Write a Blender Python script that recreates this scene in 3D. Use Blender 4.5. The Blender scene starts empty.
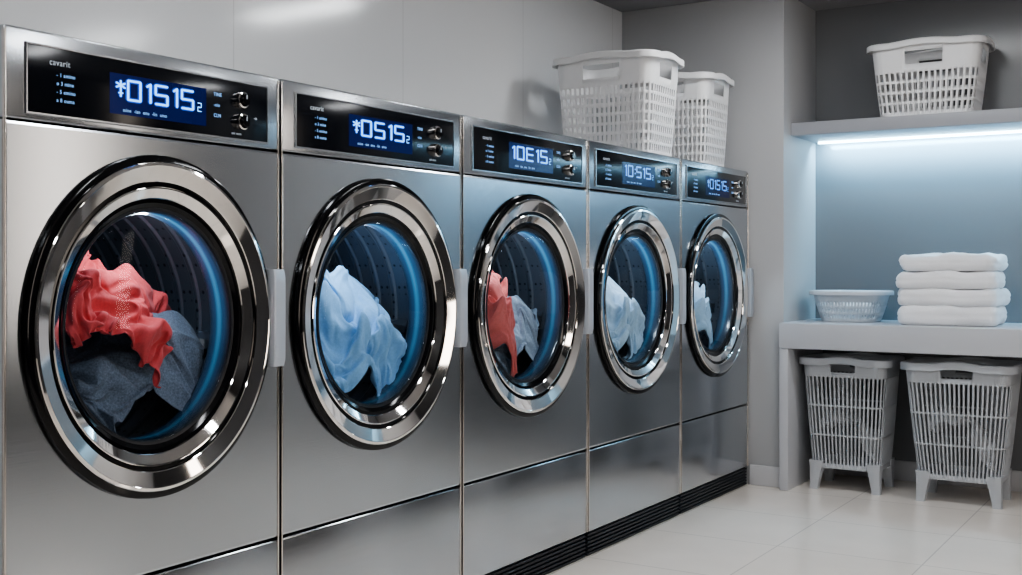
import bpy, bmesh, math, random
import numpy as np
from mathutils import Vector, Matrix, noise
from math import sin, cos, pi, radians

scene = bpy.context.scene
COL = scene.collection
try:
    scene.view_settings.look = 'AgX - Medium High Contrast'
except Exception: pass

# ------------------------------------------------------------------ materials
def new_mat(name):
    m = bpy.data.materials.new(name); m.use_nodes = True
    nt = m.node_tree
    b = nt.nodes["Principled BSDF"]
    return m, nt, b

def pmat(name, col, rough=0.5, metal=0.0, nscale=0, var=0.0, bump=0.0, stretch=(1,1,1), rvar=0.0, coat=0.0, emit=None, estr=0, spec=None, sheen=0):
    m, nt, b = new_mat(name)
    b.inputs["Base Color"].default_value = (*col, 1)
    b.inputs["Roughness"].default_value = rough
    b.inputs["Metallic"].default_value = metal
    b.inputs["Coat Weight"].default_value = coat
    b.inputs["Coat Roughness"].default_value = 0.08
    if spec is not None: b.inputs["Specular IOR Level"].default_value = spec
    if sheen: b.inputs["Sheen Weight"].default_value = sheen
    if emit:
        b.inputs["Emission Color"].default_value = (*emit, 1)
        b.inputs["Emission Strength"].default_value = estr
    if nscale:
        tc = nt.nodes.new("ShaderNodeTexCoord"); mp = nt.nodes.new("ShaderNodeMapping")
        mp.inputs["Scale"].default_value = stretch
        nz = nt.nodes.new("ShaderNodeTexNoise"); nz.inputs["Scale"].default_value = nscale
        nz.inputs["Detail"].default_value = 4
        nt.links.new(tc.outputs["Object"], mp.inputs[0]); nt.links.new(mp.outputs[0], nz.inputs["Vector"])
        if var:
            r = nt.nodes.new("ShaderNodeMapRange")
            r.inputs["To Min"].default_value = 1 - var; r.inputs["To Max"].default_value = 1 + var
            nt.links.new(nz.outputs["Fac"], r.inputs["Value"])
            mx = nt.nodes.new("ShaderNodeVectorMath"); mx.operation = 'SCALE'
            mx.inputs[0].default_value = col
            nt.links.new(r.outputs[0], mx.inputs["Scale"])
            nt.links.new(mx.outputs[0], b.inputs["Base Color"])
        if rvar:
            r = nt.nodes.new("ShaderNodeMapRange")
            r.inputs["To Min"].default_value = max(0.02, rough - rvar); r.inputs["To Max"].default_value = rough + rvar
            nt.links.new(nz.outputs["Fac"], r.inputs["Value"]); nt.links.new(r.outputs[0], b.inputs["Roughness"])
        if bump:
            bp = nt.nodes.new("ShaderNodeBump"); bp.inputs["Strength"].default_value = bump
            bp.inputs["Distance"].default_value = 0.002
            nt.links.new(nz.outputs["Fac"], bp.inputs["Height"]); nt.links.new(bp.outputs[0], b.inputs["Normal"])
    return m

M = {}
M['steel'] = pmat("brushed_steel", (0.50, 0.525, 0.555), 0.20, 1.0, nscale=3, var=0.04, rvar=0.03, bump=0.012, stretch=(1, 1.5, 120))
M['steel2'] = pmat("brushed_steel_fascia", (0.45, 0.47, 0.495), 0.23, 1.0, nscale=3, var=0.02, rvar=0.02, stretch=(1, 1, 12))
M['chrome'] = pmat("chrome", (0.84, 0.81, 0.78), 0.045, 1.0, nscale=6, rvar=0.01)
M['trimmetal'] = pmat("edge_trim_metal", (0.62, 0.57, 0.53), 0.2, 1.0, nscale=2, rvar=0.02)  # slightly warm tint stands in for warm reflections along the cabinet edges
M['black'] = pmat("gloss_black", (0.003, 0.003, 0.004), 0.10, 0.0, nscale=8, rvar=0.03, spec=0.3)
M['rubber'] = pmat("dark_rubber", (0.008, 0.009, 0.012), 0.35, 0.0, nscale=30, var=0.2)
M['plinth'] = pmat("dark_plinth", (0.010, 0.014, 0.022), 0.4, 0.2, nscale=30, var=0.2)
M['panelglass'] = pmat("panel_black_glass", (0.004, 0.005, 0.008), 0.14, 0.0, nscale=5, rvar=0.03, spec=0.3)
def screen_mat(k):
    return pmat("blue_screen", (0.0, 0.003, 0.02), 0.2, 0.0, nscale=14, var=0.3, emit=(0.003, 0.022, 0.30), estr=0.20*k, spec=0.2)
M['screen'] = screen_mat(1)
def digit_mat(k):
    return pmat("lit_digits", (0.1, 0.3, .8), 0.4, 0, nscale=5, var=0.05, emit=(0.18, 0.50, 1.0), estr=2.7*k)
def halo_mat(k):
    return pmat("digit_halo", (0.0, 0.02, 0.1), 0.4, 0, nscale=5, var=0.05, emit=(0.01, 0.10, 0.80), estr=0.75*k)
M['smalltext'] = pmat("lit_small_text", (0.2, 0.4, 0.7), 0.4, 0, nscale=5, var=0.05, emit=(0.25, 0.5, 1.0), estr=0.7)
M['printtext'] = pmat("printed_grey_text", (0.5, 0.55, 0.6), 0.5, 0, nscale=5, var=0.05, emit=(0.5, 0.6, 0.75), estr=0.2)
M['handle'] = pmat("handle_satin", (0.50, 0.54, 0.60), 0.34, 0.35, nscale=4, rvar=0.04)
M['lifter'] = pmat("drum_lifter_metal", (0.12, 0.135, 0.16), 0.3, 0.9, nscale=4, rvar=0.04)
M['white_plastic'] = pmat("white_plastic", (0.88, 0.88, 0.89), 0.38, 0, nscale=20, var=0.03)
M['grey_plastic'] = pmat("grey_plastic", (0.48, 0.50, 0.53), 0.42, 0, nscale=20, var=0.03)
M['bowl'] = pmat("pale_grey_plastic", (0.56, 0.59, 0.63), 0.4, 0, nscale=20, var=0.03)
M['towel'] = pmat("towel_terry", (0.84, 0.84, 0.86), 0.9, 0, nscale=260, var=0.05, bump=0.6, sheen=0.4)
M['counter'] = pmat("white_laminate", (0.52, 0.53, 0.56), 0.3, 0, nscale=6, var=0.03)
M['shelfm'] = pmat("shelf_laminate", (0.36, 0.37, 0.40), 0.4, 0, nscale=6, var=0.03)
M['ceil'] = pmat("ceiling_paint", (0.28, 0.28, 0.29), 0.8, 0, nscale=30, var=0.03)
M['wallp'] = pmat("wall_paint", (0.46, 0.465, 0.475), 0.5, 0, nscale=3, var=0.03)
M['walld'] = pmat("dark_unseen_wall", (0.035, 0.034, 0.036), 0.4, 0, nscale=3, var=0.1)  # unseen walls made dark to give the chrome reflections contrast
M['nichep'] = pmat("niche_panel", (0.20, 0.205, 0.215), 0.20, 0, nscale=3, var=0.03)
M['base'] = pmat("baseboard_paint", (0.62, 0.62, 0.64), 0.5, 0, nscale=9, var=0.03)
M['led'] = pmat("led_strip_glow", (0.8, 0.9, 1), 0.4, 0, nscale=5, var=0.02, emit=(0.55, 0.85, 1.0), estr=13)
M['lamp'] = pmat("ceiling_diffuser", (0.9, 0.9, 0.9), 0.5, 0, nscale=5, var=0.02, emit=(0.96, 0.98, 1.0), estr=35)
M['addedlight'] = pmat("added_light_diffuser", (0.9, 0.85, 0.8), 0.5, 0, nscale=5, var=0.02, emit=(1.0, 0.88, 0.77), estr=7)  # glowing face of the added, unseen highlight panels

def cloth_mat(name, col, sc=180, var=.2):
    return pmat(name, col, 0.85, 0, nscale=sc, var=var, bump=0.3, sheen=0.1)
M['red'] = cloth_mat("red_cotton", (0.60, 0.070, 0.070))
M['denim'] = cloth_mat("denim_grey_blue", (0.14, 0.165, 0.215), 260, .9)
M['ltblue'] = cloth_mat("light_blue_cotton", (0.26, 0.48, 0.74))
M['pink'] = cloth_mat("coral_cotton", (0.62, 0.14, 0.12))
M['greyc'] = cloth_mat("grey_cotton", (0.30, 0.36, 0.44), 200, .4)
M['greyw'] = cloth_mat("grey_white_cotton", (0.50, 0.51, 0.53), 200, .2)
M['palec'] = cloth_mat("pale_blue_cotton", (0.48, 0.63, 0.76))

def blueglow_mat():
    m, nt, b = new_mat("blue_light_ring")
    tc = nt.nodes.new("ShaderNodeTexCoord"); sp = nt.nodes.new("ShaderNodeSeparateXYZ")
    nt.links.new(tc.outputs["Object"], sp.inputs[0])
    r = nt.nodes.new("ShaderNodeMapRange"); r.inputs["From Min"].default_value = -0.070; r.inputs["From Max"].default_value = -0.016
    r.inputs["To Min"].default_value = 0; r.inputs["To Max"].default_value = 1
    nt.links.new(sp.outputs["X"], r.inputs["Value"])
    cr = nt.nodes.new("ShaderNodeValToRGB"); cr.color_ramp.interpolation = 'EASE'  # soft falloff of the blue glow is painted into the emission
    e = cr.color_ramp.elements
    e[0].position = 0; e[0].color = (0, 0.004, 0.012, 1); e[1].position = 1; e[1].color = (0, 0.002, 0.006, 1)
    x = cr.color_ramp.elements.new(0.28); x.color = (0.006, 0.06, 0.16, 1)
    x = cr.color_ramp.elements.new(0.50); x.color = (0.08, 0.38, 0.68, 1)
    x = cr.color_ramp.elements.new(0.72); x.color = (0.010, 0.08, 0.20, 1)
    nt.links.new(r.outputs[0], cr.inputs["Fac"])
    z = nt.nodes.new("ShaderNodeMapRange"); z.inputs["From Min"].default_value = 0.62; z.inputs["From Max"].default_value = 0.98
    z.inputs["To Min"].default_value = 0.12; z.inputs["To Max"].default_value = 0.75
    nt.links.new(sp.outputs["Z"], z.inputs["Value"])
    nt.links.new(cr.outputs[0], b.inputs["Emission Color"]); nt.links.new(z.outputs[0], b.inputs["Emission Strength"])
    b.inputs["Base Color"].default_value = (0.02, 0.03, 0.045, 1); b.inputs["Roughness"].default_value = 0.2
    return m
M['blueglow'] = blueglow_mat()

def drum_mat():
    m, nt, b = new_mat("perforated_drum")
    tc = nt.nodes.new("ShaderNodeTexCoord")
    v = nt.nodes.new("ShaderNodeTexVoronoi"); v.inputs["Scale"].default_value = 52; v.inputs["Randomness"].default_value = 0.1
    r = nt.nodes.new("ShaderNodeValToRGB")
    r.color_ramp.elements[0].position = 0.14; r.color_ramp.elements[0].color = (0.028, 0.032, 0.040, 1)
    r.color_ramp.elements[1].position = 0.26; r.color_ramp.elements[1].color = (0.13, 0.15, 0.18, 1)
    nt.links.new(tc.outputs["Object"], v.inputs["Vector"])
    nt.links.new(v.outputs["Distance"], r.inputs["Fac"]); nt.links.new(r.outputs[0], b.inputs["Base Color"])
    b.inputs["Metallic"].default_value = 0.8; b.inputs["Roughness"].default_value = 0.38
    return m
M['drum'] = drum_mat()

def glass_mat():
    m, nt, b = new_mat("door_glass")
    nt.nodes.remove(b)
    out = nt.nodes["Material Output"]
    tr = nt.nodes.new("ShaderNodeBsdfTransparent"); tr.inputs[0].default_value = (0.88, 0.94, 0.98, 1)
    gl = nt.nodes.new("ShaderNodeBsdfGlossy"); gl.inputs["Roughness"].default_value = 0.03
    gl.inputs["Color"].default_value = (0.9, 0.95, 1, 1)
    fr = nt.nodes.new("ShaderNodeFresnel"); fr.inputs["IOR"].default_value = 1.14
    mx = nt.nodes.new("ShaderNodeMixShader")
    nt.links.new(fr.outputs[0], mx.inputs[0]); nt.links.new(tr.outputs[0], mx.inputs[1]); nt.links.new(gl.outputs[0], mx.inputs[2])
    nt.links.new(mx.outputs[0], out.inputs["Surface"])
    return m
M['glass'] = glass_mat()

def wall_panel_mat():
    m, nt, b = new_mat("glossy_wall_panels")
    tc = nt.nodes.new("ShaderNodeTexCoord"); sp = nt.nodes.new("ShaderNodeSeparateXYZ")
    nt.links.new(tc.outputs["Object"], sp.inputs[0])
    a = nt.nodes.new("ShaderNodeMath"); a.operation = 'ADD'; a.inputs[1].default_value = 20 * 0.765 - 2.276
    nt.links.new(sp.outputs["Y"], a.inputs[0])
    mo = nt.nodes.new("ShaderNodeMath"); mo.operation = 'MODULO'; mo.inputs[1].default_value = 0.765
    nt.links.new(a.outputs[0], mo.inputs[0])
    lt = nt.nodes.new("ShaderNodeMath"); lt.operation = 'LESS_THAN'; lt.inputs[1].default_value = 0.004
    nt.links.new(mo.outputs[0], lt.inputs[0])
    mx = nt.nodes.new("ShaderNodeMixRGB"); mx.inputs[1].default_value = (0.77, 0.785, 0.80, 1); mx.inputs[2].default_value = (0.64, 0.65, 0.66, 1)
    nt.links.new(lt.outputs[0], mx.inputs[0]); nt.links.new(mx.outputs[0], b.inputs["Base Color"])
    b.inputs["Roughness"].default_value = 0.13
    return m
M['wallpanel'] = wall_panel_mat()

def floor_mat():
    m, nt, b = new_mat("polished_floor_tiles")
    tc = nt.nodes.new("ShaderNodeTexCoord")
    br = nt.nodes.new("ShaderNodeTexBrick"); br.offset = 0.0
    br.inputs["Scale"].default_value = 1.0; br.inputs["Brick Width"].default_value = 0.46; br.inputs["Row Height"].default_value = 0.46
    br.inputs["Mortar Size"].default_value = 0.0026; br.inputs["Mortar Smooth"].default_value = 0.3
    br.inputs["Color1"].default_value = (0.87, 0.81, 0.745, 1); br.inputs["Color2"].default_value = (0.85, 0.79, 0.725, 1)
    br.inputs["Mortar"].default_value = (0.60, 0.56, 0.52, 1)
    nt.links.new(tc.outputs["Object"], br.inputs["Vector"])
    nz = nt.nodes.new("ShaderNodeTexNoise"); nz.inputs["Scale"].default_value = 5; nz.inputs["Detail"].default_value = 6
    nt.links.new(tc.outputs["Object"], nz.inputs["Vector"])
    mr = nt.nodes.new("ShaderNodeMapRange"); mr.inputs["To Min"].default_value = 0.92; mr.inputs["To Max"].default_value = 1.06
    nt.links.new(nz.outputs["Fac"], mr.inputs["Value"])
    vm = nt.nodes.new("ShaderNodeVectorMath"); vm.operation = 'SCALE'
    nt.links.new(br.outputs["Color"], vm.inputs[0]); nt.links.new(mr.outputs[0], vm.inputs["Scale"])
    nt.links.new(vm.outputs[0], b.inputs["Base Color"])
    b.inputs["Roughness"].default_value = 0.06
    return m
M['floor'] = floor_mat()

# ------------------------------------------------------------------ mesh helpers
def finish(me, smooth=True, ang=35):
    if smooth:
        me.shade_smooth(); me.set_sharp_from_angle(angle=radians(ang))

def mk(name, verts, faces, mat, parent=None, smooth=True, ang=35, recalc=True):
    me = bpy.data.meshes.new(name)
    me.from_pydata([tuple(v) for v in verts], [], faces)
    if recalc:
        bm = bmesh.new(); bm.from_mesh(me); bmesh.ops.remove_doubles(bm, verts=bm.verts, dist=1e-6)
        bmesh.ops.recalc_face_normals(bm, faces=bm.faces); bm.to_mesh(me); bm.free()
    finish(me, smooth, ang)
    if mat: me.materials.append(mat)
    o = bpy.data.objects.new(name, me); COL.objects.link(o)
    if parent: o.parent = parent
    return o

def box(name, x0, x1, y0, y1, z0, z1, mat, parent=None, bevel=0.0, seg=3, origin=None):
    bm = bmesh.new(); bmesh.ops.create_cube(bm, size=1)
    c = Vector(((x0+x1)/2, (y0+y1)/2, (z0+z1)/2))
    for v in bm.verts:
        v.co = Vector((v.co.x*(x1-x0), v.co.y*(y1-y0), v.co.z*(z1-z0))) + c
    if bevel: bmesh.ops.bevel(bm, geom=list(bm.edges), offset=bevel, segments=seg, affect='EDGES', profile=0.5)
    bmesh.ops.recalc_face_normals(bm, faces=bm.faces)
    me = bpy.data.meshes.new(name); bm.to_mesh(me); bm.free()
    finish(me, bool(bevel), 20)
    me.materials.append(mat)
    o = bpy.data.objects.new(name, me); COL.objects.link(o)
    if parent: o.parent = parent
    return o

def lathe(name, prof, cz, mat, parent=None, N=96, a0=0, a1=2*pi, cy=0, ang=35, closed=False, ys=1.0):
    full = abs(a1-a0-2*pi) < 1e-6
    K = N if full else N+1
    vs = []; fs = []
    for i in range(K):
        a = a0+(a1-a0)*i/N
        for (r, x) in prof:
            vs.append((x, cy+ys*r*cos(a), cz+r*sin(a)))
    P = len(prof)
    for i in range(N):
        j = (i+1) % K
        for k in range(P-1 + (1 if closed else 0)):
            k2 = (k+1) % P
            fs.append((i*P+k, i*P+k2, j*P+k2, j*P+k))
    return mk(name, vs, fs, mat, parent, ang=ang)

def empty(name, loc, size=0.1):
    e = bpy.data.objects.new(name, None); e.location = loc; e.empty_display_size = size
    COL.objects.link(e); return e

def tag(o, label, cat, group=None):
    o["label"] = label; o["category"] = cat
    if group: o["group"] = group

def struct(o):
    o["kind"] = "structure"; return o

# ------------------------------------------------------------------ garments: real cloth simulation, frozen to meshes
def nf(N, off, f):
    a = np.zeros((N, N, 3))
    for i in range(N):
        for j in range(N):
            a[i, j] = noise.noise_vector(Vector((i/N*f+off, j/N*f, off*2)))
    return a

def simulate(seed, loads, sheet_c, sheet_rot, size, grow, frames=26, N=60, drum=True, xb=(-0.36, -0.030), bend=0.006, front=0.12, amp=.035, fric=12, dfric=3, airdamp=1.0):
    tmp = []
    def collide(o, fr, th=0.004):
        bpy.context.view_layer.objects.active = o
        o.modifiers.new("collision", 'COLLISION')
        o.collision.thickness_outer = th; o.collision.cloth_friction = fr
        tmp.append(o)
    for (c, s, r) in loads:
        bm = bmesh.new(); bmesh.ops.create_uvsphere(bm, u_segments=20, v_segments=12, radius=1)
        for v in bm.verts:
            y, z = v.co.y*s[1], v.co.z*s[2]
            v.co = Vector((c[0]+v.co.x*s[0], c[1]+y*cos(r)-z*sin(r), c[2]+y*sin(r)+z*cos(r)))
        me = bpy.data.meshes.new("tmp"); bm.to_mesh(me); bm.free()
        o = bpy.data.objects.new("tmp", me); COL.objects.link(o); collide(o, fric)
    if drum:
        K = 32; vs = []; fs = []
        for x in xb:
            for k in range(K):
                a = 2*pi*k/K; vs.append((x, 0.244*cos(a), 0.244*sin(a)))
        for k in range(K):
            j = (k+1) % K; fs.append((k, j, K+j, K+k))
        vs += [(xb[0], 0, 0), (xb[1], 0, 0)]
        for k in range(K):
            j = (k+1) % K; fs.append((2*K, j, k)); fs.append((2*K+1, K+k, K+j))
        o = mk("tmp", vs, fs, None, smooth=False)
        bm = bmesh.new(); bm.from_mesh(o.data); bmesh.ops.recalc_face_normals(bm, faces=bm.faces)
        bmesh.ops.reverse_faces(bm, faces=bm.faces); bm.to_mesh(o.data); bm.free()
        collide(o, dfric)
    g = np.linspace(-.5, .5, N)
    U, V = np.meshgrid(g*size[0], g*size[1], indexing='ij')
    n1 = nf(N, seed*3.1, 5); n2 = nf(N, seed*1.7, 12)
    A = U+n1[..., 0]*.025; B = V+n1[..., 1]*.025
    H = 0.035*(1-(U/size[0]*2)**2-(V/size[1]*2)**2)+n1[..., 2]*amp+n2[..., 2]*amp*.5-front*(U/size[0]+.5)**2
    Y = B*cos(sheet_rot)-H*sin(sheet_rot); Z = B*sin(sheet_rot)+H*cos(sheet_rot)
    X = np.stack([A+sheet_c[0], Y+sheet_c[1], Z+sheet_c[2]], -1)
    if drum:
        X[..., 0] = np.clip(X[..., 0], xb[0]+.012, xb[1]-.012)
        r = np.sqrt(X[..., 1]**2+X[..., 2]**2); k = np.where(r > .232, .232/r, 1)
        X[..., 1] *= k; X[..., 2] *= k
    idx = np.arange(N*N).reshape(N, N)
    fs = [(int(idx[i, j]), int(idx[i+1, j]), int(idx[i+1, j+1]), int(idx[i, j+1])) for i in range(N-1) for j in range(N-1)]
    o = mk("tmp_cloth", X.reshape(-1, 3).tolist(), fs, None, recalc=False, ang=180)
    c = o.modifiers.new("cl", 'CLOTH'); st = c.settings
    st.quality = 5; st.mass = .2; st.tension_stiffness = 30; st.compression_stiffness = 30
    st.bending_stiffness = bend; st.shear_stiffness = 8; st.air_damping = airdamp; st.tension_damping = 5; st.compression_damping = 5
    st.shrink_min = -grow; st.shrink_max = -grow
    cs = c.collision_settings; cs.use_self_collision = True; cs.self_distance_min = .003; cs.distance_min = .003; cs.collision_quality = 2
    c.point_cache.frame_start = 1; c.point_cache.frame_end = frames
    for fr in range(1, frames+1): scene.frame_set(fr)
    dg = bpy.context.evaluated_depsgraph_get(); me = bpy.data.meshes.new_from_object(o.evaluated_get(dg))
    for d in tmp+[o]: bpy.data.objects.remove(d)
    scene.frame_set(1)
    co = np.empty(len(me.vertices)*3); me.vertices.foreach_get("co", co); co = co.reshape(-1, 3)
    co = np.nan_to_num(co)
    if drum:
        co[:, 0] = np.clip(co[:, 0], xb[0]-.01, xb[1]+.006)
        r = np.sqrt(co[:, 1]**2+co[:, 2]**2)+1e-9; k = np.where(r > .248, .248/r, 1)
        co[:, 1] *= k; co[:, 2] *= k
    me.vertices.foreach_set("co", co.ravel()); me.shade_smooth(); me.update()
    return me

def garment(name, me, loc, mat, label, cat="clothing", scale=(1, 1, 1), rot=(0, 0, 0), fit=None):
    m2 = me.copy(); m2.materials.clear(); m2.materials.append(mat); m2.name = name
    if fit is not None:   # squash/shift in drum space, then keep the cloth inside the drum wall
        (dy, dz), (sy, sz) = fit
        n = len(m2.vertices); co = np.empty(n*3); m2.vertices.foreach_get("co", co); co = co.reshape(-1, 3)
        co[:, 1] = co[:, 1]*sy+dy; co[:, 2] = co[:, 2]*sz+dz
        r = np.sqrt(co[:, 1]**2+co[:, 2]**2)+1e-9; k = np.where(r > .248, .248/r, 1)
        co[:, 1] *= k; co[:, 2] *= k
        m2.vertices.foreach_set("co", co.ravel()); m2.update()
    o = bpy.data.objects.new(name, m2); COL.objects.link(o)
    o.location = loc; o.scale = scale; o.rotation_euler = rot
    so = o.modifiers.new("thickness", 'SOLIDIFY'); so.thickness = 0.0018
    ss = o.modifiers.new("smooth", 'SUBSURF'); ss.levels = 1; ss.render_levels = 1
    tag(o, label, cat)
    return o

HC = 0.808
EDG = [1.167, 1.824, 2.512, 3.218, 3.948, 4.655]
def yc(i): return (EDG[i]+EDG[i+1])/2
m_denim = simulate(4, [((-.20, .05, -.135), (.12, .165, .080), radians(6)), ((-.18, .135, -.075), (.09, .07, .075), radians(20))], (-.19, .045, .01), radians(8), (.29, .36), .60, 22, N=68, xb=(-.36, -.036), front=.09, bend=.005, amp=.05, fric=30, dfric=15, airdamp=2)
m_red = simulate(7, [((-.19, -.085, .005), (.13, .13, .065), radians(-34)), ((-.19, .03, -.10), (.135, .12, .09), radians(-10))], (-.19, -.065, .095), radians(-33), (.29, .31), .66, 20, N=74, xb=(-.36, -.022), front=.10, bend=.005, amp=.045, fric=40, dfric=30, airdamp=2.5)
m_blue = simulate(12, [((-.20, .04, -.09), (.12, .105, .12), radians(-10)), ((-.17, -.02, .03), (.06, .05, .05), 0), ((-.14, .095, -.04), (.05, .045, .05), 0), ((-.13, -.01, -.12), (.05, .05, .05), 0)], (-.185, .035, .095), radians(-8), (.29, .28), .80, 19, N=78, amp=.07, front=.19, fric=40, dfric=20, bend=.003, airdamp=3)
m_cor = simulate(12, [((-.20, -.03, -.07), (.115, .065, .12), radians(-12)), ((-.15, -.04, .03), (.05, .04, .05), 0), ((-.14, .03, -.06), (.05, .04, .05), 0)], (-.185, -.025, .12), radians(-8), (.29, .20), .75, 18, N=60, amp=.06, front=.19, fric=40, dfric=20, bend=.004, airdamp=3)

garment("denim_garment", m_denim, (-.002, yc(0), HC), M['denim'], "crumpled grey-blue denim garment inside the washer drum", fit=((.012, .005), (1.04, .98)))
garment("red_garment", m_red, (0, yc(0), HC), M['red'], "crumpled red cotton garment lying on denim in the drum", fit=((-.022, -.020), (.90, .80)))
garment("blue_garment", m_blue, (0, yc(1), HC), M['ltblue'], "crumpled light blue cotton shirt inside the washer drum", fit=((.022, -.028), (.97, .88)))
garment("coral_garment", m_cor, (0, yc(2), HC), M['pink'], "crumpled coral red garment inside the washer drum", fit=((0, .0), (.68, .90)))
garment("grey_garment", m_denim, (-.006, yc(2), HC), M['greyc'], "crumpled grey garment beside coral clothing in the drum", fit=((.06, .008), (.78, 1.0)))
garment("pale_garment", m_blue, (0, yc(3), HC), M['palec'], "crumpled pale blue garment inside the washer drum", fit=((.03, -.02), (.85, .85)))
garment("pale_garment", m_cor, (0, yc(4), HC), M['palec'], "crumpled pale blue garment inside the washer beside the wall", fit=((.075, -.035), (.95, .85)))

# ------------------------------------------------------------------ room
CEIL = 2.07; XL = -0.60; YW = 4.665; YN = 5.10; XN = 0.15; XE = 1.80; XR = 3.1; YF = -1.5
struct(box("floor", XL-0.1, XR+0.1, YF-0.1, YN+0.1, -0.1, 0.0, M['floor']))
struct(box("ceiling", XL-0.1, XR+0.1, YF-0.1, YN+0.1, CEIL, CEIL+0.1, M['ceil']))
struct(box("wall_left", XL-0.1, XL, YF-0.1, YN+0.1, 0, CEIL, M['wallpanel']))
struct(box("wall_back", XL, XN, YW, YN+0.1, 0, CEIL, M['wallp'], bevel=0.003))
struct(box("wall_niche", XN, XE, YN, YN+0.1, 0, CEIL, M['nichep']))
struct(box("wall_end", XE, XR, YW, YN+0.1, 0, CEIL, M['wallp']))
struct(box("wall_right", XR, XR+0.1, YF-0.1, YN+0.1, 0, CEIL, M['walld']))
struct(box("wall_front", XL, XR, YF-0.1, YF, 0, CEIL, M['walld']))
struct(box("baseboard_back", 0.005, XN+0.008, YW-0.012, YW, 0, 0.085, M['base'], bevel=0.003))
struct(box("baseboard_niche", XN, XE, YN-0.012, YN, 0, 0.085, M['base'], bevel=0.003))

# ------------------------------------------------------------------ lights
def ceiling_light(x, y, lx=0.58, ly=0.15, first=[None]):
    e = empty("ceiling_light", (x, y, CEIL)); tag(e, "slim white recessed linear ceiling lamp", "lamp", "linear ceiling lamps")
    if first[0] is None:
        t = 0.012
        f = box("lamp_frame", -lx/2-t, lx/2+t, -ly/2-t, ly/2+t, -0.012, 0, M['white_plastic'], e, 0.003)
        d = box("lamp_diffuser", -lx/2, lx/2, -ly/2, ly/2, -0.016, -0.0125, M['lamp'], e)
        first[0] = (f, d)
    else:
        for s in first[0]:
            c = s.copy(); c.parent = e; COL.objects.link(c)
for (x, y) in [(0.57, 3.83), (0.57, 2.0), (0.57, 0.2), (1.9, 3.83), (1.9, 2.0), (1.9, 0.2)]:
    ceiling_light(x, y)

def added_wall_light(y, first=[None]):  # unseen light panels added to put highlights into steel and chrome
    e = empty("added_wall_light", (XR, y, 0.60)); tag(e, "added unseen warm light panel for highlights in the steel", "lamp", "added highlight panels")
    if first[0] is None:
        f = box("lamp_frame", -0.025, 0, -0.13, 0.13, 0, 1.30, M['steel2'], e, 0.003)
        d = box("lamp_diffuser", -0.030, -0.0255, -0.115, 0.115, 0.015, 1.285, M['addedlight'], e)
        first[0] = (f, d)
    else:
        for s in first[0]:
            c = s.copy(); c.parent = e; COL.objects.link(c)
for y in (-0.4, 1.6, 3.55): added_wall_light(y)

# ------------------------------------------------------------------ washers
W0 = 0.70; ZT = 1.324; ZD = 0.340; ZF = 1.166
HW = W0/2 - 0.004
DEPTH = 0.56

def body_mesh():
    y0, y1, z0, z1 = -HW, HW, ZD+0.003, ZF
    b = 0.006; R = 0.28
    angs = [2*pi*i/96 for i in range(96)]
    for (yy, zz) in [(y0+b, z0+b), (y0+b, z1-b), (y1-b, z0+b), (y1-b, z1-b)]:
        angs.append(math.atan2(zz-HC, yy) % (2*pi))
    angs.sort()
    loops = []
    def circ(r, x): return [(x, r*cos(a), HC+r*sin(a)) for a in angs]
    ins = []
    for a in angs:
        dy, dz = cos(a), sin(a); t = 1e9
        if dy > 1e-9: t = min(t, (y1-b)/dy)
        if dy < -1e-9: t = min(t, (y0+b)/dy)
        if dz > 1e-9: t = min(t, (z1-b-HC)/dz)
        if dz < -1e-9: t = min(t, (z0+b-HC)/dz)
        ins.append((dy*t, HC+dz*t))
    def outp(p, d):
        y, z = p
        if abs(y-(y1-b)) < 1e-6: y += d
        if abs(y-(y0+b)) < 1e-6: y -= d
        if abs(z-(z1-b)) < 1e-6: z += d
        if abs(z-(z0+b)) < 1e-6: z -= d
        return (y, z)
    loops.append(circ(R, -0.04)); loops.append(circ(R, 0.0))
    loops.append([(0.0, *p) for p in ins])
    loops.append([(-b*0.3, *outp(p, b*0.7)) for p in ins])
    loops.append([(-b, *outp(p, b)) for p in ins])
    loops.append([(-DEPTH, *outp(p, b)) for p in ins])
    n = len(angs); vs = [v for l in loops for v in l]; fs = []
    for k in range(len(loops)-1):
        for i in range(n):
            j = (i+1) % n
            fs.append((k*n+i, k*n+j, (k+1)*n+j, (k+1)*n+i))
    fs.append(tuple((len(loops)-1)*n+i for i in range(n)))
    return vs, fs

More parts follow.
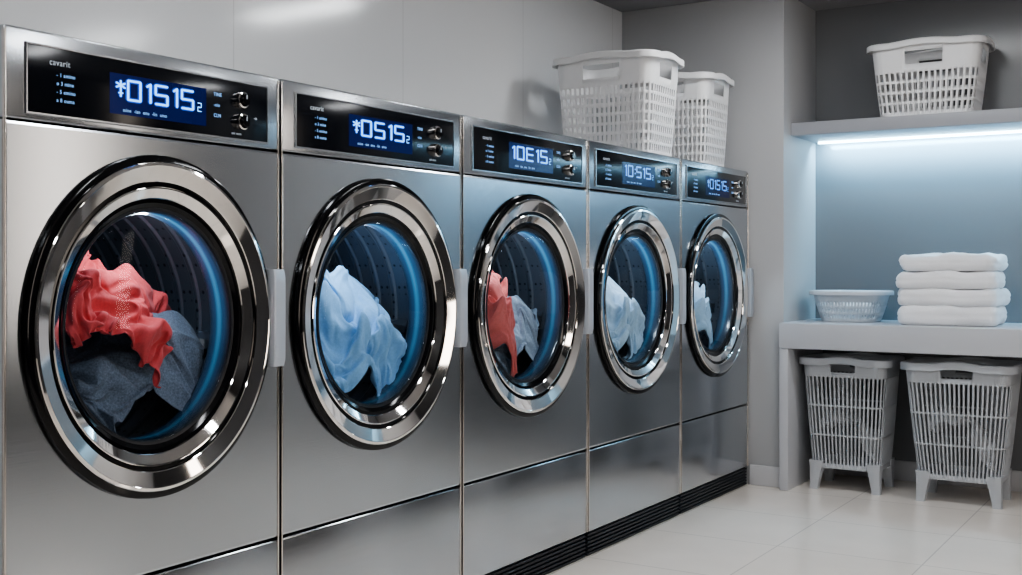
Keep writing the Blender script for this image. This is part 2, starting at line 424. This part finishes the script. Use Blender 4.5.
SEG = {'0': 'abcdef', '2': 'abged', '5': 'afgcd', 'E': 'afged', '6': 'afgedc'}
def seg_text(s, h, tf=0.115):
    w = h*0.60; t = h*tf; quads = []; u = 0
    def bar(x0, y0, x1, y1, tt=t):
        d = Vector((x1-x0, y1-y0)); L = d.length; d /= L; n = Vector((-d.y, d.x))*tt/2; e = d*tt/2*0.8
        p0 = Vector((x0, y0)); p1 = Vector((x1, y1))
        quads.append([p0-e*0.7-n*0.5, p0+e*0.3-n, p1-e*0.3-n, p1+e*0.7-n*0.5, p1+e*0.7+n*0.5, p1-e*0.3+n, p0+e*0.3+n, p0-e*0.7+n*0.5])
    for ch in s:
        if ch == ' ': u += h*0.25; continue
        if ch == '1':
            bar(u+h*.22, 0, u+h*.22, h); bar(u+h*.05, h*.84, u+h*.2, h*.965); u += h*.48; continue
        if ch == ':':
            bar(u+h*.08, h*.3, u+h*.08, h*.36); bar(u+h*.08, h*.7, u+h*.08, h*.76); u += h*.28; continue
        if ch == '*':
            c = (u+h*.20, h*.70)
            for k in range(3):
                a = pi/2+k*pi/3; r = h*.24
                bar(c[0]-r*cos(a), c[1]-r*sin(a), c[0]+r*cos(a), c[1]+r*sin(a), t*.75)
            bar(c[0], h*0.12, c[0], h*.5, t*.75); bar(c[0]-h*.1, h*.3, c[0]+h*.1, h*.3, t*.6)
            u += h*.55; continue
        P = {'a': (0, h, w, h), 'b': (w, h, w, h/2), 'c': (w, h/2, w, 0), 'd': (0, 0, w, 0), 'e': (0, 0, 0, h/2), 'f': (0, h/2, 0, h), 'g': (0, h/2, w, h/2)}
        for sname in SEG[ch]:
            x0, y0, x1, y1 = P[sname]; bar(u+x0, y0, u+x1, y1)
        u += w+h*.28
    return quads, u-h*.2

def seg_object(name, s, h, y, z, x, mat, parent, width=None, tf=0.10):
    quads, w = seg_text(s, h, tf)
    k = 1 if width is None else width/w
    vs = []; fs = []
    for n, q in enumerate(quads):
        i0 = len(vs)
        for p in q: vs.append((x+n*1e-5, y+p.x*k, z+p.y))
        fs.append(tuple(range(i0, i0+len(q))))
    o = mk(name, vs, fs, mat, parent, smooth=False, recalc=False)
    return o

def text_object(name, s, size, y, z, x, mat, parent):
    cu = bpy.data.curves.new(name, 'FONT'); cu.body = s; cu.size = size; cu.extrude = 0.0002
    cu.space_character = 1.1
    t = bpy.data.objects.new(name+"_tmp", cu); COL.objects.link(t)
    dg = bpy.context.evaluated_depsgraph_get()
    me = bpy.data.meshes.new_from_object(t.evaluated_get(dg))
    bpy.data.objects.remove(t)
    R = Matrix(((0, 0, 1, x), (1, 0, 0, y), (0, 1, 0, z), (0, 0, 0, 1)))
    me.transform(R)
    me.materials.clear(); me.materials.append(mat)
    o = bpy.data.objects.new(name, me); COL.objects.link(o); o.parent = parent
    return o

def pv(u): return -W0/2 + 0.047 + u*0.608

def washer_template():
    e = empty("washing_machine", (0, 0, 0))
    vs, fs = body_mesh()
    mk("body", vs, fs, M['steel'], e, ang=12)
    fas = box("control_fascia", -DEPTH, 0.0, -HW, HW, ZF+0.003, ZT, M['steel2'], e, 0.005)
    drawer = box("drawer", -DEPTH, 0.0, -HW, HW, 0.078, ZD-0.002, M['steel'], e, 0.005)
    vs = []; fs = []
    prof = [(-0.03, 0.0)]
    for k in range(6):
        z = 0.003+k*0.0123
        prof += [(-0.005, z), (-0.005, z+0.0065), (-0.012, z+0.007), (-0.012, z+0.012)]
    prof += [(-0.010, 0.0770), (-DEPTH+.02, 0.0770), (-DEPTH+.02, 0.0)]
    n = len(prof)
    for yy in (-HW+.004, HW-.004):
        for (x, z) in prof: vs.append((x, yy, z))
    for k in range(n):
        fs.append((k, (k+1) % n, n+(k+1) % n, n+k))
    fs.append(tuple(range(n))); fs.append(tuple(range(n, 2*n)))
    mk("plinth", vs, fs, M['plinth'], e, smooth=False)
    for s in (-1, 1):
        box("edge_trim", -0.005, 0.0018, s*(HW-0.002)-0.0022, s*(HW-0.002)+0.0022, 0.080, ZT-0.006, M['trimmetal'], e, 0.0017)
    cp = box("control_panel", 0.0005, 0.004, pv(0), pv(1), 1.182, 1.298, M['panelglass'], e, 0.0015)
    fr_v = []; fr_f = []
    for (d, x) in [(0.0015, 0.0), (0.0, 0.005), (-0.0025, 0.005), (-0.003, 0.003)]:
        y0, y1, z0, z1 = pv(0)-0.002-d, pv(1)+0.002+d, 1.180-d, 1.300+d
        fr_v += [(x, y0, z0), (x, y1, z0), (x, y1, z1), (x, y0, z1)]
    for k in range(3):
        for i in range(4):
            j = (i+1) % 4
            fr_f.append((k*4+i, k*4+j, (k+1)*4+j, (k+1)*4+i))
    f = mk("panel_frame", fr_v, fr_f, M['steel2'], cp, smooth=False)
    box("display_screen", 0.004, 0.0046, pv(.295), pv(.70), 1.199, 1.273, M['screen'], cp)
    for z in (1.262, 1.2175):
        k = lathe("knob", [(0.0, 0.020), (0.010, 0.020), (0.0115, 0.018), (0.012, 0.004)], z, M['black'], cp, N=32, cy=pv(.868))
        k2 = lathe("knob_ring", [(0.0125, 0.004), (0.0125, 0.012), (0.014, 0.0135), (0.0165, 0.012), (0.0175, 0.004)], z, M['chrome'], cp, N=32, cy=pv(.868))
        box("knob_pointer", 0.0195, 0.0208, pv(.868)-0.001, pv(.868)+0.001, z+0.001, z+0.0095, M['printtext'], cp)
    text_object("printed_lettering", "cavarit", 0.015, pv(.075), 1.268, 0.0045, M['printtext'], cp)
    for i, s in enumerate(["- 1 amino", "o 3 mine", "- 5 emino", "a 8 ouma"]):
        text_object("printed_lettering", s, 0.0095, pv(.10), 1.249-i*0.0145, 0.0045, M['smalltext'], cp)
    text_object("printed_lettering", "mine  -ian  onu  -lin  umo", 0.0095, pv(.345), 1.2045, 0.0052, M['smalltext'], cp)
    for i, s in enumerate(["TINE", "-nio", "CLN"]):
        text_object("printed_lettering", s, 0.010, pv(.735), 1.262-i*0.021, 0.0045, M['smalltext'], cp)
    text_object("printed_lettering", "uni mon", 0.008, pv(.82), 1.190, 0.0045, M['printtext'], cp)
    text_object("printed_lettering", "-o", 0.010, pv(.93), 1.226, 0.0045, M['printtext'], cp)
    YS = 0.965
    door = lathe("door", [(0.298, 0.002), (0.3215, 0.001), (0.3240, 0.005), (0.3228, 0.0105), (0.3180, 0.0125), (0.300, 0.0125), (0.298, 0.010)], HC, M['black'], e, closed=True, ys=YS)
    lathe("chrome_ring", [(0.3095, 0.010), (0.3095, 0.0180), (0.3080, 0.0200), (0.3030, 0.0210), (0.3020, 0.0202), (0.2745, 0.0115), (0.2730, 0.0100), (0.2725, 0.004)], HC, M['chrome'], door, ang=5, N=192, ys=YS)
    lathe("ring_groove", [(0.2730, 0.0060), (0.2630, 0.0060), (0.2620, 0.003)], HC, M['black'], door, N=128, ys=YS)
    lathe("chrome_ring", [(0.2635, 0.002), (0.2635, 0.0085), (0.2620, 0.0098), (0.2600, 0.0094), (0.2430, 0.0000), (0.2415, -0.002), (0.2410, -0.007)], HC, M['chrome'], door, ang=5, N=192, ys=YS)
    lathe("inner_ring", [(0.2420, -0.005), (0.2340, -0.0055), (0.2290, -0.0085), (0.2240, -0.011)], HC, M['black'], door, ang=12, N=128, ys=YS)
    lathe("window_gasket", [(0.2250, -0.010), (0.2190, -0.011), (0.2165, -0.014), (0.2165, -0.06), (0.225, -0.075), (0.252, -0.078), (0.30, -0.07)], HC, M['rubber'], door, ys=YS)
    gl = []
    for k in range(9):
        a = k/8*pi/2
        gl.append((0.2215*sin(a), -0.012+0.016*cos(a)))
    lathe("window_glass", gl, HC, M['glass'], door, ang=80, ys=YS)
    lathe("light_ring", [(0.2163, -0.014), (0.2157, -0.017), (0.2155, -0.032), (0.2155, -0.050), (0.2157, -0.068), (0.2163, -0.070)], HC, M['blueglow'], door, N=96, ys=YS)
    hv = []; hf = []
    nz = 14
    sec = [(-0.0215, 0.004), (-0.0215, 0.0260), (-0.0200, 0.0295), (-0.0170, 0.0310), (0.0150, 0.0285), (0.0180, 0.027), (0.0195, 0.023), (0.0195, 0.002)]
    for i in range(nz+1):
        t = i/nz*2-1
        z = HC+0.005+t*0.102
        k = 1-0.12*abs(t)**16
        for (y, x) in sec: hv.append((x*k, 0.3195+y*(1-0.08*abs(t)**16), z))
    ns = len(sec)
    for i in range(nz):
        for k in range(ns):
            hf.append((i*ns+k, i*ns+(k+1) % ns, (i+1)*ns+(k+1) % ns, (i+1)*ns+k))
    hf.append(tuple(range(ns))); hf.append(tuple(nz*ns+k for k in range(ns)))
    h = mk("handle", hv, hf, M['handle'], door, ang=25)
    h["label"] = "pale satin metal pull handle"
    prof = [(0.252, -0.079), (0.256, -0.095)]
    for k in range(6):
        x = -0.11-k*0.054
        prof += [(0.2575, x), (0.2575, x-0.034), (0.2535, x-0.039), (0.2535, x-0.047)]
    prof += [(0.256, -0.44), (0.245, -0.47), (0.20, -0.475), (0.19, -0.465), (0.13, -0.465), (0.12, -0.475), (0.06, -0.475), (0.05, -0.46), (0.0, -0.455)]
    dr = lathe("drum", prof, HC, M['drum'], e, ang=20)
    for k in range(3):
        a = radians(90+k*120+18)
        vs = []
        for x in (-0.11, -0.14, -0.40, -0.43):
            hh = 0.045 if x in (-0.14, -0.40) else 0.004
            for (tt, rr) in [(-0.028, 0.256), (-0.010, 0.256-hh), (0.010, 0.256-hh), (0.028, 0.256)]:
                vs.append((x, rr*cos(a)-tt*sin(a), HC+rr*sin(a)+tt*cos(a)))
        fs = []
        for i in range(3):
            for j in range(3): fs.append((i*4+j, i*4+j+1, (i+1)*4+j+1, (i+1)*4+j))
        mk("drum_lifter", vs, fs, M['lifter'], dr, ang=20)
    return e

tmpl = washer_template()

def copy_tree(src, newroot):
    for c in list(src.children):
        n = c.copy(); n.parent = newroot; COL.objects.link(n)
        copy_tree(c, n)

LAB = ["brushed steel front-loading washer holding red and denim clothes",
       "brushed steel front-loading washer holding light blue clothes",
       "brushed steel front-loading washer holding coral and grey clothes",
       "brushed steel front-loading washer holding pale blue laundry under a basket",
       "brushed steel front-loading washer standing beside the grey wall"]
DIG = ["*01515", "*0515", "10E15", "10:515", "*01515"]
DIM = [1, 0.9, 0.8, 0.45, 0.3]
washers = []
for i in range(5):
    if i == 0: e = tmpl
    else:
        e = empty("washing_machine", (0, 0, 0)); copy_tree(tmpl, e)
    washers.append(e)
for i, e in enumerate(washers):
    a, b = EDG[i], EDG[i+1]
    e.location = (0, (a+b)/2, 0); e.scale = (1, (b-a)/W0, 1)
    tag(e, LAB[i], "washing machine", "row of front-loading washers")
    cp = [c for c in e.children if c.name.startswith("control_panel")][0]
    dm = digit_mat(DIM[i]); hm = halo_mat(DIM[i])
    seg_object("digit_halo", DIG[i], 0.035, pv(.32), 1.2275, 0.0048, hm, cp, width=0.198, tf=.24)  # wider emissive copy behind the digits stands in for their glow
    seg_object("display_digits", DIG[i], 0.035, pv(.32), 1.2275, 0.0054, dm, cp, width=0.198)
    seg_object("display_digits", "2", 0.016, pv(.32)+0.207, 1.226, 0.0054, dm, cp)
    sc = [c for c in cp.children if c.name.startswith("display_screen")][0]
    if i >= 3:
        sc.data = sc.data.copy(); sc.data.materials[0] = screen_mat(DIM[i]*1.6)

for i in range(5):
    l = bpy.data.lights.new("drum_fill_light", 'POINT'); l.energy = 2.0; l.color = (0.78, 0.89, 1.0); l.shadow_soft_size = 0.015  # fill light added in each drum to illuminate the clothes
    o = bpy.data.objects.new("drum_fill_light", l); o.location = (-0.09, yc(i)+0.03, HC+0.20); COL.objects.link(o)
    tag(o, "added bluish fill light on the clothes inside the washer drum", "lamp", "added drum fill lights")

# ------------------------------------------------------------------ baskets
def rr_points(a, b, r, bounds):
    r = min(r, a-0.001, b-0.001)
    out = []
    for (s, f) in bounds:
        if s == 0: p = (a, -b+r+(2*b-2*r)*f)
        elif s == 1: t = f*pi/2; p = (a-r+r*cos(t), b-r+r*sin(t))
        elif s == 2: p = (a-r-(2*a-2*r)*f, b)
        elif s == 3: t = pi/2+f*pi/2; p = (-a+r+r*cos(t), b-r+r*sin(t))
        elif s == 4: p = (-a, b-r-(2*b-2*r)*f)
        elif s == 5: t = pi+f*pi/2; p = (-a+r+r*cos(t), -b+r+r*sin(t))
        elif s == 6: p = (-a+r+(2*a-2*r)*f, -b)
        else: t = 1.5*pi+f*pi/2; p = (a-r+r*cos(t), -b+r+r*sin(t))
        out.append(p)
    return out

def basket(name, loc, rotz, a0, b0, a1, b1, rc, h, zbase, pitch, slat, nrows, bar, topband, mat, rimmat, label, cat="basket", handle=(0.06, 0.05), feet=False, group=None, archz=0.010, botband=0.02, rimw=0.020, rimh=0.024):
    e = empty(name, loc); e.rotation_euler = (0, 0, rotz)
    tag(e, label, cat, group)
    bounds = []; hole = []
    for s in range(8):
        if s % 2 == 0: L = 2*((b1 if s in (0, 4) else a1)-rc)
        else: L = rc*pi/2
        n = max(1, round(L/pitch)); sf = slat/pitch/2
        for k in range(n):
            for (fa, fb, hh) in [(0, sf, 0), (sf, 1-sf, 1), (1-sf, 1, 0)]:
                bounds.append((s, (k+fa)/n)); hole.append(hh)
    n = len(bounds)
    rows = [(0, botband, 0)]
    zz = botband; hs = (h-botband-topband)
    rh = hs/nrows
    for k in range(nrows):
        nsub = max(1, int(rh/0.05))
        for q in range(nsub):
            rows.append((zz+(rh-bar)*q/nsub, zz+(rh-bar)*(q+1)/nsub, 1))
        rows.append((zz+rh-bar, zz+rh, 0)); zz += rh
    tb = topband
    rows += [(h-tb, h-tb*0.80, 0), (h-tb*0.80, h-tb*0.32, 2), (h-tb*0.32, h, 0)]
    zs = [rows[0][0]]+[r[1] for r in rows]
    topref = rr_points(a1, b1, rc, bounds)
    vs = []
    for z in zs:
        t = (z/h)**0.85
        a = a0+(a1-a0)*t; b = b0+(b1-b0)*t; r = rc*(0.8+0.2*t)
        for (x, y) in rr_points(a, b, r, bounds): vs.append((x, y, zbase+z))
    fs = []
    for k, (za, zb, ty) in enumerate(rows):
        for i in range(n):
            j = (i+1) % n
            if ty == 1 and hole[i]: continue
            if ty == 2:
                s = bounds[i][0]
                mx = (topref[i][0]+topref[j][0])/2; my = (topref[i][1]+topref[j][1])/2
                if s in (2, 6) and handle[0] and abs(mx) < handle[0]: continue
                if s in (0, 4) and handle[1] and abs(my) < handle[1]: continue
            fs.append((k*n+i, k*n+j, (k+1)*n+j, (k+1)*n+i))
    fs.append(tuple(range(n)))
    o = mk("basket_body", vs, fs, mat, e, ang=50)
    so = o.modifiers.new("thickness", 'SOLIDIFY'); so.thickness = 0.004; so.offset = -1
    prof = [(-0.004, -0.001), (0.002, 0.001), (rimw*0.75, 0.001), (rimw*0.95, -0.002), (rimw, -0.006), (rimw, -rimh), (rimw-0.003, -rimh-.001), (rimw-0.005, -rimh), (rimw-0.005, -0.008), (-0.004, -0.007)]
    vs = []; P = len(prof)
    cb = []
    for s in range(8):
        m = 10
        for k in range(m): cb.append((s, k/m))
    for (d, dz) in prof:
        for (s, f), (x, y) in zip(cb, rr_points(a1+d, b1+d, rc+d, cb)):
            ar = 0
            if s in (2, 6) and handle[0]: ar = max(0, cos(min(1, abs(x)/(handle[0]*1.5))*pi/2))
            if s in (0, 4) and handle[1]: ar = max(0, cos(min(1, abs(y)/(handle[1]*1.5))*pi/2))
            vs.append((x, y, zbase+h+dz+ar*archz))
    m = len(cb); fs = []
    for k in range(P):
        for i in range(m):
            j = (i+1) % m
            fs.append((k*m+i, k*m+j, ((k+1) % P)*m+j, ((k+1) % P)*m+i))
    mk("rim", vs, fs, rimmat, e, ang=40)
    if feet:
        for sx in (-1, 1):
            for sy in (-1, 1):
                vs = []; fs = []
                lv = [(0.0, 1.03, 0.016), (0.02, 1.015, 0.0165), (zbase, 0.965, 0.024), (zbase+0.03, 0.95, 0.028)]
                for (z, k, w) in lv:
                    cx = sx*(a0*k-0.015); cy = sy*(b0*k-0.015)
                    for (dx, dy) in [(-1, -1), (-.3, -1.15), (.3, -1.15), (1, -1), (1.15, 0), (1, 1), (.3, 1.15), (-.3, 1.15), (-1, 1), (-1.15, 0)]:
                        vs.append((cx+dx*w, cy+dy*w, z))
                q = 10
                for i in range(3):
                    for j in range(q): fs.append((i*q+j, i*q+(j+1) % q, (i+1)*q+(j+1) % q, (i+1)*q+j))
                fs.append(tuple(range(q))); fs.append(tuple(3*q+j for j in range(q)))
                mk("foot", vs, fs, mat, e, ang=60)
    return e

basket("laundry_basket", (-0.235, 3.90, ZT+0.001), 0, 0.175, 0.12, 0.200, 0.145, 0.045, 0.375, 0, 0.0205, 0.0085, 7, 0.011, 0.105, M['white_plastic'], M['white_plastic'], "large white plastic lattice laundry basket standing on the washers", handle=(.075, .055))
basket("laundry_basket", (-0.20, 4.42, ZT+0.001), 0, 0.145, 0.12, 0.165, 0.140, 0.04, 0.37, 0, 0.0205, 0.0085, 7, 0.011, 0.095, M['white_plastic'], M['white_plastic'], "tall white plastic lattice basket standing beside another basket", handle=(.065, .055))
basket("laundry_basket", (0.68, 4.935, 1.531), 0, 0.180, 0.115, 0.215, 0.135, 0.05, 0.30, 0, 0.024, 0.0095, 4, 0.011, 0.11, M['white_plastic'], M['white_plastic'], "white plastic lattice laundry basket standing on the wall shelf", handle=(.08, .055))
basket("laundry_hamper", (0.388, 4.83, 0), 0, 0.138, 0.115, 0.172, 0.145, 0.045, 0.455, 0.09, 0.0185, 0.0078, 3, 0.007, 0.07, M['grey_plastic'], M['grey_plastic'], "light grey slatted plastic hamper on short feet under the counter", handle=(0.05, 0), feet=True, group="hampers under the counter", rimw=.018, rimh=.028)
basket("laundry_hamper", (0.835, 4.80, 0), 0, 0.152, 0.115, 0.200, 0.150, 0.045, 0.455, 0.09, 0.0185, 0.0078, 3, 0.007, 0.07, M['grey_plastic'], M['grey_plastic'], "light grey slatted plastic hamper on short feet under the counter", handle=(0.055, 0), feet=True, group="hampers under the counter", rimw=.018, rimh=.028)
basket("small_basket", (0.365, 4.90, 0.691), 0, 0.115, 0.09, 0.152, 0.122, 0.085, 0.128, 0, 0.0155, 0.0085, 3, 0.010, 0.036, M['bowl'], M['bowl'], "shallow pale lattice basket of linen standing on the counter", handle=(0, 0), archz=0, botband=0.014, rimw=0.014, rimh=0.016)

def recentre(me, fit):
    m = me.copy(); n = len(m.vertices); co = np.empty(n*3); m.vertices.foreach_get("co", co); co = co.reshape(-1, 3)
    lo, hi = co.min(0), co.max(0); c = (lo+hi)/2; s = np.array(fit)/(hi-lo)
    co = (co-c)*s; co[:, 2] += fit[2]/2
    m.vertices.foreach_set("co", co.ravel()); m.update(); return m
garment("folded_linen", recentre(m_denim, (0.210, 0.160, 0.122)), (0.365, 4.90, 0.698), M['towel'], "white linen cloth heaped in the small lattice basket", cat="linen")
garment("laundry_heap", recentre(m_blue, (0.23, 0.18, 0.24)), (0.388, 4.83, 0.097), M['greyw'], "grey crumpled laundry inside the plastic hamper", cat="laundry")
garment("laundry_heap", recentre(m_blue, (0.25, 0.18, 0.28)), (0.835, 4.80, 0.097), M['greyw'], "grey crumpled laundry inside the plastic hamper", cat="laundry")

# ------------------------------------------------------------------ shelf, counter
sh = empty("wall_shelf", (XN, YN, 1.475)); tag(sh, "grey wall shelf with a lit strip beneath it", "shelf")
box("shelf_board", 0.001, XE-XN-0.001, -0.345, -0.001, 0.0, 0.054, M['shelfm'], sh, 0.003)
box("led_strip", 0.03, XE-XN-0.03, -0.062, -0.046, -0.010, -0.0005, M['led'], sh, 0.002)
l = bpy.data.lights.new("shelf_strip_light", 'AREA'); l.shape = 'RECTANGLE'; l.size = XE-XN-0.1; l.size_y = 0.02; l.energy = 15; l.color = (0.36, 0.73, 1.0)
o = bpy.data.objects.new("shelf_strip_light", l); o.location = ((XN+XE)/2, YN-0.070, 1.458); o.rotation_euler = (radians(40), 0, 0); COL.objects.link(o)
tag(o, "cool blue strip light beneath the wall shelf", "lamp")

bn = empty("laundry_counter", (XN, YN, 0)); tag(bn, "white laminate counter with open space beneath", "counter")
box("countertop", 0.001, XE-XN-0.001, -0.50, -0.001, 0.585, 0.690, M['counter'], bn, 0.004)
box("side_panel", 0.001, 0.038, -0.495, -0.014, 0.0, 0.5845, M['counter'], bn, 0.003)

# ------------------------------------------------------------------ towels
def towel(i, a, b, t, z, loc, rot, seed, amp=1.0):
    cb = [(s, k/12) for s in range(8) for k in range(12)]
    n = len(cb); loops = []
    e = 0.022
    for k in range(17):
        th = -pi/2+pi*k/16
        ins = e*(1-cos(th)**0.8 if cos(th) > 1e-6 else 1)
        gr = 0.003*math.exp(-((sin(th)-0.05)/0.09)**2)
        loops.append((ins+gr, t/2+t/2*sin(th)))
    vs = []
    for (ins, zz) in loops:
        for (x, y) in rr_points(a-ins, b-ins, 0.030, cb): vs.append([x, y, zz])
    for k in (0.9, 0.8, 0.68, 0.55, 0.4, 0.2):
        for (x, y) in rr_points((a-e)*k, (b-e)*k, 0.03*k, cb): vs.append([x, y, t+0.004*(1-k)])
    NL = len(loops)+6
    for v in vs:
        p = Vector((v[0]*9+seed*7, v[1]*9, v[2]*12))
        d = noise.noise_vector(p)
        q = noise.noise_vector(p*2.9)
        fz = min(1, v[2]/t)
        v[0] += (d.x*0.015+q.x*0.005)*amp; v[1] += (d.y*0.012+q.y*0.005)*amp
        if v[2] > 0.004: v[2] += (d.z*0.013+q.z*0.005)*(0.3+0.7*fz)*amp
        v[2] = max(0, v[2])
    fs = []
    for k in range(NL-1):
        for m in range(n):
            j = (m+1) % n; fs.append((k*n+m, k*n+j, (k+1)*n+j, (k+1)*n+m))
    fs.append(tuple(range(n))); fs.append(tuple((NL-1)*n+m for m in range(n)))
    o = mk("folded_towel", vs, fs, M['towel'], ang=180)
    o.location = (loc[0], loc[1], z); o.rotation_euler = (0, 0, rot)
    tag(o, "folded white terry towel in a neat stack on the counter", "towel", "stack of folded towels")
z = 0.6905
for i, (a, b, t) in enumerate([(0.190, 0.150, 0.076), (0.188, 0.146, 0.070), (0.186, 0.146, 0.070), (0.182, 0.142, 0.064)]):
    towel(i, a, b, t, z, (0.785+[0, .004, -.004, .004][i], 4.83), radians([1, -1.5, 1, -2][i]), i+1, 0.8 if i < 3 else 1.2)
    z += t-0.001

# ------------------------------------------------------------------ world, camera
w = bpy.data.worlds.new("world"); scene.world = w; w.use_nodes = True
w.node_tree.nodes["Background"].inputs[0].default_value = (0.4, 0.42, 0.45, 1)
w.node_tree.nodes["Background"].inputs[1].default_value = 0.1

cam = bpy.data.cameras.new("camera"); co = bpy.data.objects.new("camera", cam); COL.objects.link(co)
cam.sensor_width = 36; cam.lens = 1149/1022*36; cam.shift_y = -20.5/1022
co.location = (1.721, 0, 0.92); co.rotation_euler = (radians(90), 0, math.atan2(717, 1149))
cam.clip_start = 0.02
scene.camera = co
